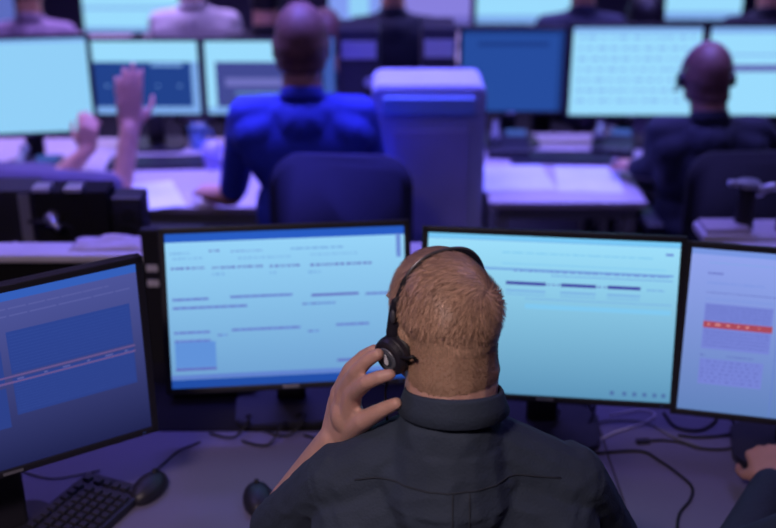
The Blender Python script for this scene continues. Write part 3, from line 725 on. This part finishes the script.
    ax = (HM @ V((0, -.03, -.05)) - nb).normalized(); c0 = nb + V((col_x, -.014, col_z)); cr = neck - .0085; 
    for k in range(n + 1):
        a = R(-90 + 158 * (2 * k / n - 1)) ; dx, dy = math.cos(a), math.sin(a); row = []
        back = .5 - .5 * dy
        for rr, z in ((.064, -.04), (.0645, -.006 + .034 * back), (.0665, .000 + .036 * back), (.0695, -.004 + .034 * back), (.0735, -.014 + .026 * back), (.079, -.026 + .020 * back), (.076, -.028 + .020 * back)):
            row.append(cbm.verts.new(c0 + V((dx * (rr - .06 + cr) * 1.02, dy * (rr - .06 + cr) * .98, z))))
        rows_.append(row)
    for a, b in zip(rows_, rows_[1:]):
        for j in range(len(a) - 1): cbm.faces.new((a[j], a[j + 1], b[j + 1], b[j]))
    co = finish('collar', cbm, shirt, r, True)
    md = co.modifiers.new('t', 'SOLIDIFY'); md.thickness = .0015
    # trousers and shoes
    bm = bmesh.new(); ell(bm, pel + V((0, 0, -.02)), (.165, .12, .085))
    for s in (-1, 1):
        kn = V((s * .12, .40, seat + .02)); an = V((s * .12, .40, .12))
        cap(bm, pel + V((s * .08, 0, -.03)), kn, .085, .066); cap(bm, kn, an, .064, .05)
    link('trousers', remesh(bm, .010, 4), mat('trouser_cloth', trouser, .9, bump=.2, bscale=200), r)
    for s in (-1, 1):
        bm = bmesh.new(); ell(bm, (s * .12, .36, .05), (.04, .06, .05)); ell(bm, (s * .12, .46, .035), (.044, .1, .035))
        for v in bm.verts: v.co.z = max(v.co.z, 0.0)
        finish('shoe', bm, BLK2, r, True)
    return r, HM, Mi, sme, co
# --- the man with the headset
SHIRT = cloth_mat('charcoal_shirt_cloth', (44, 56, 74), .2)
HAIR = mat('blond_hair', (200, 164, 138), .42, var=.10, vscale=30, spec=.5)
def strand_tint(m, lo, hi):
    nt = m.node_tree; N = nt.nodes; g = N.new('ShaderNodeNewGeometry'); mr = N.new('ShaderNodeMapRange')
    mr.inputs['To Min'].default_value = lo; mr.inputs['To Max'].default_value = hi
    nt.links.new(g.outputs['Random Per Island'], mr.inputs['Value'])
    hs = N.new('ShaderNodeHueSaturation'); b = N['Principled BSDF']; src = b.inputs['Base Color'].links[0].from_socket
    nt.links.new(src, hs.inputs['Color']); nt.links.new(mr.outputs['Result'], hs.inputs['Value']); nt.links.new(hs.outputs['Color'], b.inputs['Base Color'])
strand_tint(HAIR, .62, 1.22)
ML = (.102, 1.42)
def left_hand(bm, Mi):
    w = lambda u, v, y: Mi @ P(u, v, y)
    W_ = w(338, 434, 1.475)
    K = [w(353, 394, 1.425), w(345, 390, 1.448), w(339, 392, 1.470), w(337, 399, 1.490)]
    for i, k in enumerate(K): cap(bm, W_.lerp(w(352, 436, 1.455), .6 - i * .3), k, .021, .014)
    ell(bm, w(347, 414, 1.455), (.026, .026, .034))
    def fing(pts, rr):
        for a, b, r0, r1 in zip(pts, pts[1:], rr, rr[1:]): cap(bm, a, b, r0 * 1.22, r1 * 1.22, 3)
    fing([K[0], w(367, 382, 1.388), w(380, 377, 1.378), w(390, 374.5, 1.376)], (.0108, .0092, .0084, .0072))
    fing([K[1], w(356, 372, 1.418), w(368, 360, 1.405), w(378, 354, 1.398)], (.0108, .0094, .0086, .0074))
    fing([K[2], w(350, 369, 1.452), w(364, 356, 1.440), w(374, 350, 1.430)], (.0104, .0092, .0084, .0072))
    fing([K[3], w(346, 378, 1.490), w(357, 367, 1.485), w(366, 361, 1.475)], (.0095, .008, .0074, .0064))
    fing([w(350, 430, 1.455), w(364, 420, 1.412), w(382, 410, 1.390), w(396, 403.5, 1.380)], (.0175, .0125, .0096, .0078))
def comb_man(p, rnd):
    # crown whorl towards the right back; short clipped sides pointing down, longer top swept from the whorl
    wh = V((.022, -.066, .060)); q = p - wh
    top = max(0, min(1, (p.z + .035) / .085)); top = top * top * (3 - 2 * top)
    tang = V((0, 0, 1)).cross(p.normalized())
    sw = q.normalized() + .8 * p.normalized().cross(q.normalized()) if q.length > 1e-4 else V((1, 0, 0))
    d = sw.normalized() * top + V((.15 * p.x, -.1, -1)) * (1 - top)
    n_ = noise.noise_vector(p * 26) * .42 + noise.noise_vector(p * 80) * .14
    d = d.normalized() + n_ + V([rnd.uniform(-.12, .12) for _ in range(3)])
    return d, (.005 + .022 * top) * rnd.uniform(.6, 1.2), (.0003 + .0034 * top * top) * rnd.uniform(.1, 1.3)
def thick_man(p):
    t = max(0, min(1, (p.z + .02) / .07)); return .0012 + .0040 * t
person_l = person('man in a charcoal shirt seen from behind, blond short hair, hand raised to his headset', ML, 1.485, 0, SHIRT, HAIR, SKIN, hs=.965, nb_z=.262, sh_z=.362, neck=.070, col_z=.056, col_x=.006, hx=-.022, hyaw=R(27), hpitch=R(-3),
    arms=[dict(e=P(270, 532, 1.60), w=P(336, 438, 1.478), wr=.027, bare=True, fn=left_hand), dict(e=(.09 + .30, 1.56, .90), w=(.30, 1.80, .815), d=(-.3, 1, 0), n=(0, 0, -1), bare=True)],
    voxel=.0034, width=.168, strands=26000, comb=comb_man, thick=thick_man, fold=.0028, bulk=1.03, seat=.53)
root, HM, Mi, sme, _ = person_l
# yoke seam and back pleat laid on the shirt
bvh = BVHTree.FromPolygons([v.co for v in sme.vertices], [list(p.vertices) for p in sme.polygons])
def drape(pts, r, name, m, off=.0008):
    out = []
    for x, z in pts:
        h = bvh.ray_cast(V((x, -1, z)), V((0, 1, 0)))
        if h[0]: out.append(h[0] + h[1] * off)
    if len(out) > 2:
        bm = bmesh.new(); tube(bm, out, r, 6); return finish(name, bm, m, root, True)
zc0 = 1.488 - .36
SEAM = cloth_mat('seam_thread_cloth', (38, 45, 56), .1)
drape([(x / 100, 1.186 - .022 * (x / 15) ** 2) for x in range(-15, 16)], .0013, 'yoke_seam', SEAM)
for s in (-1, 1): drape([(s * .012, 1.184 - k * .01) for k in range(24)], .0012, 'pleat', SEAM)
# --- headset
HW = Matrix.Translation((ML[0], ML[1], 0)) @ HM
CUPS = ('ear_cup', 'cup_ring', 'cup_disc', 'emblem', 'ear_cushion')
TURN = Matrix.Translation((-.082, 0, -.036)) @ Matrix.Rotation(R(17), 4, 'Z') @ Matrix.Rotation(R(-10), 4, 'Y') @ Matrix.Translation((.082, 0, .036))
def hpart(name, bm, m, parent, smooth=True):
    if name in CUPS: bmesh.ops.transform(bm, matrix=TURN, verts=bm.verts)
    bmesh.ops.transform(bm, matrix=HM2, verts=bm.verts); return finish(name, bm, m, parent, smooth)
hs = empty('headset', 'black call headset with silver band on the head of the man in the charcoal shirt', 'headset', tuple(HW.translation))
HM2 = HW.to_3x3().to_4x4() 
TILT = Matrix.Rotation(R(10), 4, 'X')
def arc(a0, a1, n, rx=.0835, rz=.1185, y=.004, z0=-.004):
    return [TILT @ V((-rx * math.copysign(abs(math.cos(R(a))) ** .78 * (1 if a < 90 else .9), math.cos(R(a))), y + .0 * math.sin(R(a)), z0 + rz * math.sin(R(a)) ** .92 if math.sin(R(a)) > 0 else z0)) for a in [a0 + (a1 - a0) * k / n for k in range(n + 1)]]
BANDM = mat('band_grey', (120, 118, 122), .32, metal=.55)
bm = bmesh.new(); tube(bm, arc(38, 148, 40), (.0022, .0075), 10); hb = hpart('headband', bm, BLK2, hs)
bm = bmesh.new(); tube(bm, [p * 1.022 + V((0, .0, .0005)) for p in arc(46, 142, 36)], (.0008, .0052), 10)
hpart('silver_strip', bm, BANDM, hb)
bm = bmesh.new(); tube(bm, arc(40, 14, 14) + [V((-.083, .002, .0)), V((-.085, .0, -.018))], [(.0026, .006)] * 8 + [(.0045, .0095)] * 7 + [(.006, .011), (.006, .010)], 12); hpart('slider_arm', bm, BLK, hs)
bm = bmesh.new(); ell(bm, (-.0865, -.004, .026), (.004, .006, .011)); hpart('slider_clip', bm, mat('clip_grey', (70, 72, 80), .4), hs)
def disc(x0, x1, r0, r1, c=(0, -.036), n=36):
    bm = bmesh.new(); cone(bm, (x0, c[0], c[1]), (x1, c[0], c[1]), r0, r1, n); bmesh.ops.translate(bm, vec=(.0065, 0, 0), verts=bm.verts); return bm
bm = disc(-.083, -.096, .0300, .0305); merge(bm, disc(-.096, -.106, .0305, .0270)); cup_ = hpart('ear_cup', bm, BLK, hs, False)
cup_.modifiers.new('b', 'BEVEL').width = .002
bm = bmesh.new(); cone(bm, (-.080, 0, -.036), (-.066, 0, -.036), .0305, .031, 36); hpart('ear_cushion', bm, RUB, hs, True)
hpart('cup_ring', disc(-.1055, -.1075, .0185, .017, (0, -.036)), mat('ring_grey', (92, 98, 108), .4), cup_, False)
hpart('cup_disc', disc(-.1070, -.1082, .0125, .012, (0, -.036)), mat('disc_slate', (58, 66, 76), .35), cup_, False)
bm = bmesh.new(); n = 20; vs = []
for k in range(n):
    a = 2 * math.pi * k / n; vs.append(bm.verts.new((-.1023, .0046 * math.sin(a) * (1 - .35 * math.cos(a)), -.036 + .0095 * math.cos(a))))
f = bm.faces.new(vs); e = bmesh.ops.extrude_face_region(bm, geom=[f]); bmesh.ops.translate(bm, vec=(.0012, 0, 0), verts=[x for x in e['geom'] if isinstance(x, bmesh.types.BMVert)])
hpart('emblem', bm, mat('emblem_white', (225, 232, 240), .3), cup_, False)
bm = bmesh.new(); tube(bm, spline([(-.088, -.024, -.030), (-.084, -.044, -.026), (-.079, -.050, -.022), (-.074, -.052, -.028)]), .0028, 8); hpart('hinge_hook', bm, RUB, hs)
bm = bmesh.new(); tube(bm, spline([(-.090, .000, -.062), (-.090, .020, -.090), (-.070, .070, -.112), (-.035, .112, -.105)]), .0024, 8); ell(bm, (-.030, .116, -.103), (.012, .007, .007))
hpart('microphone_boom', bm, BLK, hs)
bm = bmesh.new(); ell(bm, (.0725, .004, .045), (.006, .014, .026)); hpart('temple_pad', bm, RUB, hs)
bm = bmesh.new(); tube(bm, spline([(-.096, -.002, -.066), (-.100, .0, -.10), (-.088, .02, -.16), (-.06, .06, -.24)]), .0018, 8); hpart('headset_cord', bm, RUB, hs)

# --- middle row
BLUE = cloth_mat('royal_blue_cloth', (48, 66, 190)); DARKJ = cloth_mat('dark_jacket_cloth', (30, 34, 52)); BR = mat('brown_hair', (124, 86, 76), .6, var=.2, vscale=60); BR2 = mat('auburn_hair', (112, 76, 72), .55, var=.2, vscale=60)
DKH = mat('near_black_hair', (26, 22, 32), .5, var=.2, vscale=60)
yb = 3.56
xb = P(302, 60, yb).x
person('man in a royal blue shirt seen from behind in the middle row, brown hair', (xb, yb - .03), P(301, 6, yb).z - .01, R(3), BLUE, BR, hx=0, lean=.0, width=.185, hs=1.12, thick=.012, sh_z=.335, nb_z=.262,
    arms=[dict(e=P(232, 196, 3.62), w=Pz(207, 194, .815), d=(.05, 1, 0), n=(0, 0, -1), bare=True), dict(e=P(378, 190, 3.66), w=Pz(345, 180, .82), d=(-.3, 1, 0), n=(0, 0, -1))], voxel=.008, bulk=1.08)
def headset_small(lab, loc, T, yaw, hx, lean, hyaw=0):
    c = Matrix.Translation((loc[0], loc[1], 0)) @ Matrix.Rotation(yaw, 4, 'Z') @ V((hx, .03 + lean, T - .108))
    r = empty('headset', lab, 'headset', c, yaw + hyaw)
    bm = bmesh.new(); tube(bm, [V((-.092 * math.cos(R(a)), .0, .118 * math.sin(R(a)))) for a in range(0, 181, 10)], (.003, .007), 8); finish('headband', bm, mat('band_pale', (190, 170, 185), .4), r, True)
    for s in (-1, 1):
        bm = bmesh.new(); cone(bm, (s * .081, 0, -.015), (s * .102, 0, -.015), .028, .024, 24); finish('ear_cup', bm, BLK, r, True)
    bm = bmesh.new(); tube(bm, spline([(-.098, .01, -.03), (-.09, .07, -.07), (-.05, .12, -.075)]), .003, 8); finish('microphone_boom', bm, BLK, r, True)
yr = 3.88; xr = P(713, 70, yr).x
Tr = P(712, 44, yr).z - .005
person('person in a dark jacket with auburn hair seen from behind on the right, middle row', (xr, yr - .03), Tr, R(2), DARKJ, BR2, width=.17, hx=-.02, hs=1.05, thick=.01, sh_z=.305, nb_z=.245,
    arms=[dict(e=P(655, 165, 3.90), w=Pz(634, 168, .82), d=(-.1, 1, 0), n=(0, 0, -1)), dict(e=P(790, 165, 3.95), w=Pz(790, 150, .82), d=(-.2, 1, 0), n=(0, 0, -1))], voxel=.008, bulk=1.12)
headset_small('pale-banded headset on the head of the person in the dark jacket', (xr, yr - .03), Tr, R(2), -.02, 0)
# raised hands at the left
yl = 3.78
person('person at the left edge with bare forearms and hands raised before the screens', (P(-66, 150, 3.45).x, 3.45), 1.27, R(-12), cloth_mat('slate_cloth', (86, 76, 108)), BR, lean=.10, width=.18,
    arms=[dict(e=Pz(62, 176, .80), w=P(88, 150, 3.92), d=(.05, .1, 1), n=(0, 1, 0), bare=True, curl=(.5, .8, .6), ff=1.1), dict(e=Pz(122, 186, .80), w=P(130, 128, 3.86), d=(.03, .1, 1), n=(0, 1, 0), bare=True, curl=(.05, .08, .06), ff=1.3, wr=.036, sc=1.2)], voxel=.008)
# --- far row
yf = 5.75
def far(lab, u, T, shirt, hair, style='short', y=yf, **k):
    k.setdefault('arms', [dict(e=V((g * .21, .06, T - .60)), w=V((g * .10, .28, .66)), d=(-g * .3, 1, 0), n=(0, 0, -1), local=True) for g in (-1, 1)])
    person(lab, (P(u, 10, y).x, y), T, 0, shirt, hair, style=style, voxel=.011, **k)
far('person in a greyish pink top in the top left corner, neck and shoulders showing', 30, 1.34, cloth_mat('mauve_cloth', (150, 128, 168)), BR, width=.17)
far('person in a whitish top right of the top left cyan screen', 194, 1.40, cloth_mat('white_cloth_shirt', (215, 205, 225)), BR, bulk=1.1)
far('person in a black top beside the whitish one at the top', 266, 1.36, cloth_mat('black_cloth_shirt', (24, 22, 34)), DKH, y=5.3)
far('person with brown hair bent low behind the blue-shirted man\'s head', 325, 1.27, cloth_mat('dark_violet_cloth', (50, 44, 74)), BR2, y=4.72)
far('person in a dark blue-grey top in front of the lilac far-row screens', 393, 1.37, cloth_mat('blue_grey_cloth', (44, 48, 78)), DKH, bulk=1.05)
far('person in a slate top between the two far-row cyan screens', 582, 1.38, cloth_mat('slate_blue_cloth', (58, 62, 100)), BR)
far('person with long near-black hair left of the top right cyan screen', 647, 1.29, cloth_mat('plum_cloth', (50, 40, 64)), DKH, style='long', y=5.0, width=.15)
far('person in a dark top in the top right corner', 768, 1.37, cloth_mat('navy_cloth', (34, 34, 58)), DKH, bulk=1.1)
# --- neighbour at the lower right
person('person at the lower right corner, dark sleeve and the side of a closed hand showing', (1.02, 1.44), 1.42, R(8), cloth_mat('dark_sleeve_cloth', (34, 42, 62)), DKH, SKIN2, width=.18, lean=.06,
    arms=[dict(e=P(735, 560, 1.66), w=Pz(772, 480, .83), d=(.1, 1, .25), n=(.5, 0, -1), curl=(1.2, 1.4, 1.0)), None], voxel=.006)
#PEOPLE_END
scn.view_settings.view_transform = 'Standard'; scn.view_settings.look = 'None'; scn.view_settings.gamma = 1
scn.view_settings.exposure = 0.0; scn.view_settings.use_curve_mapping = False
scn.cycles.use_denoising = True
scn.cycles.max_bounces = 6
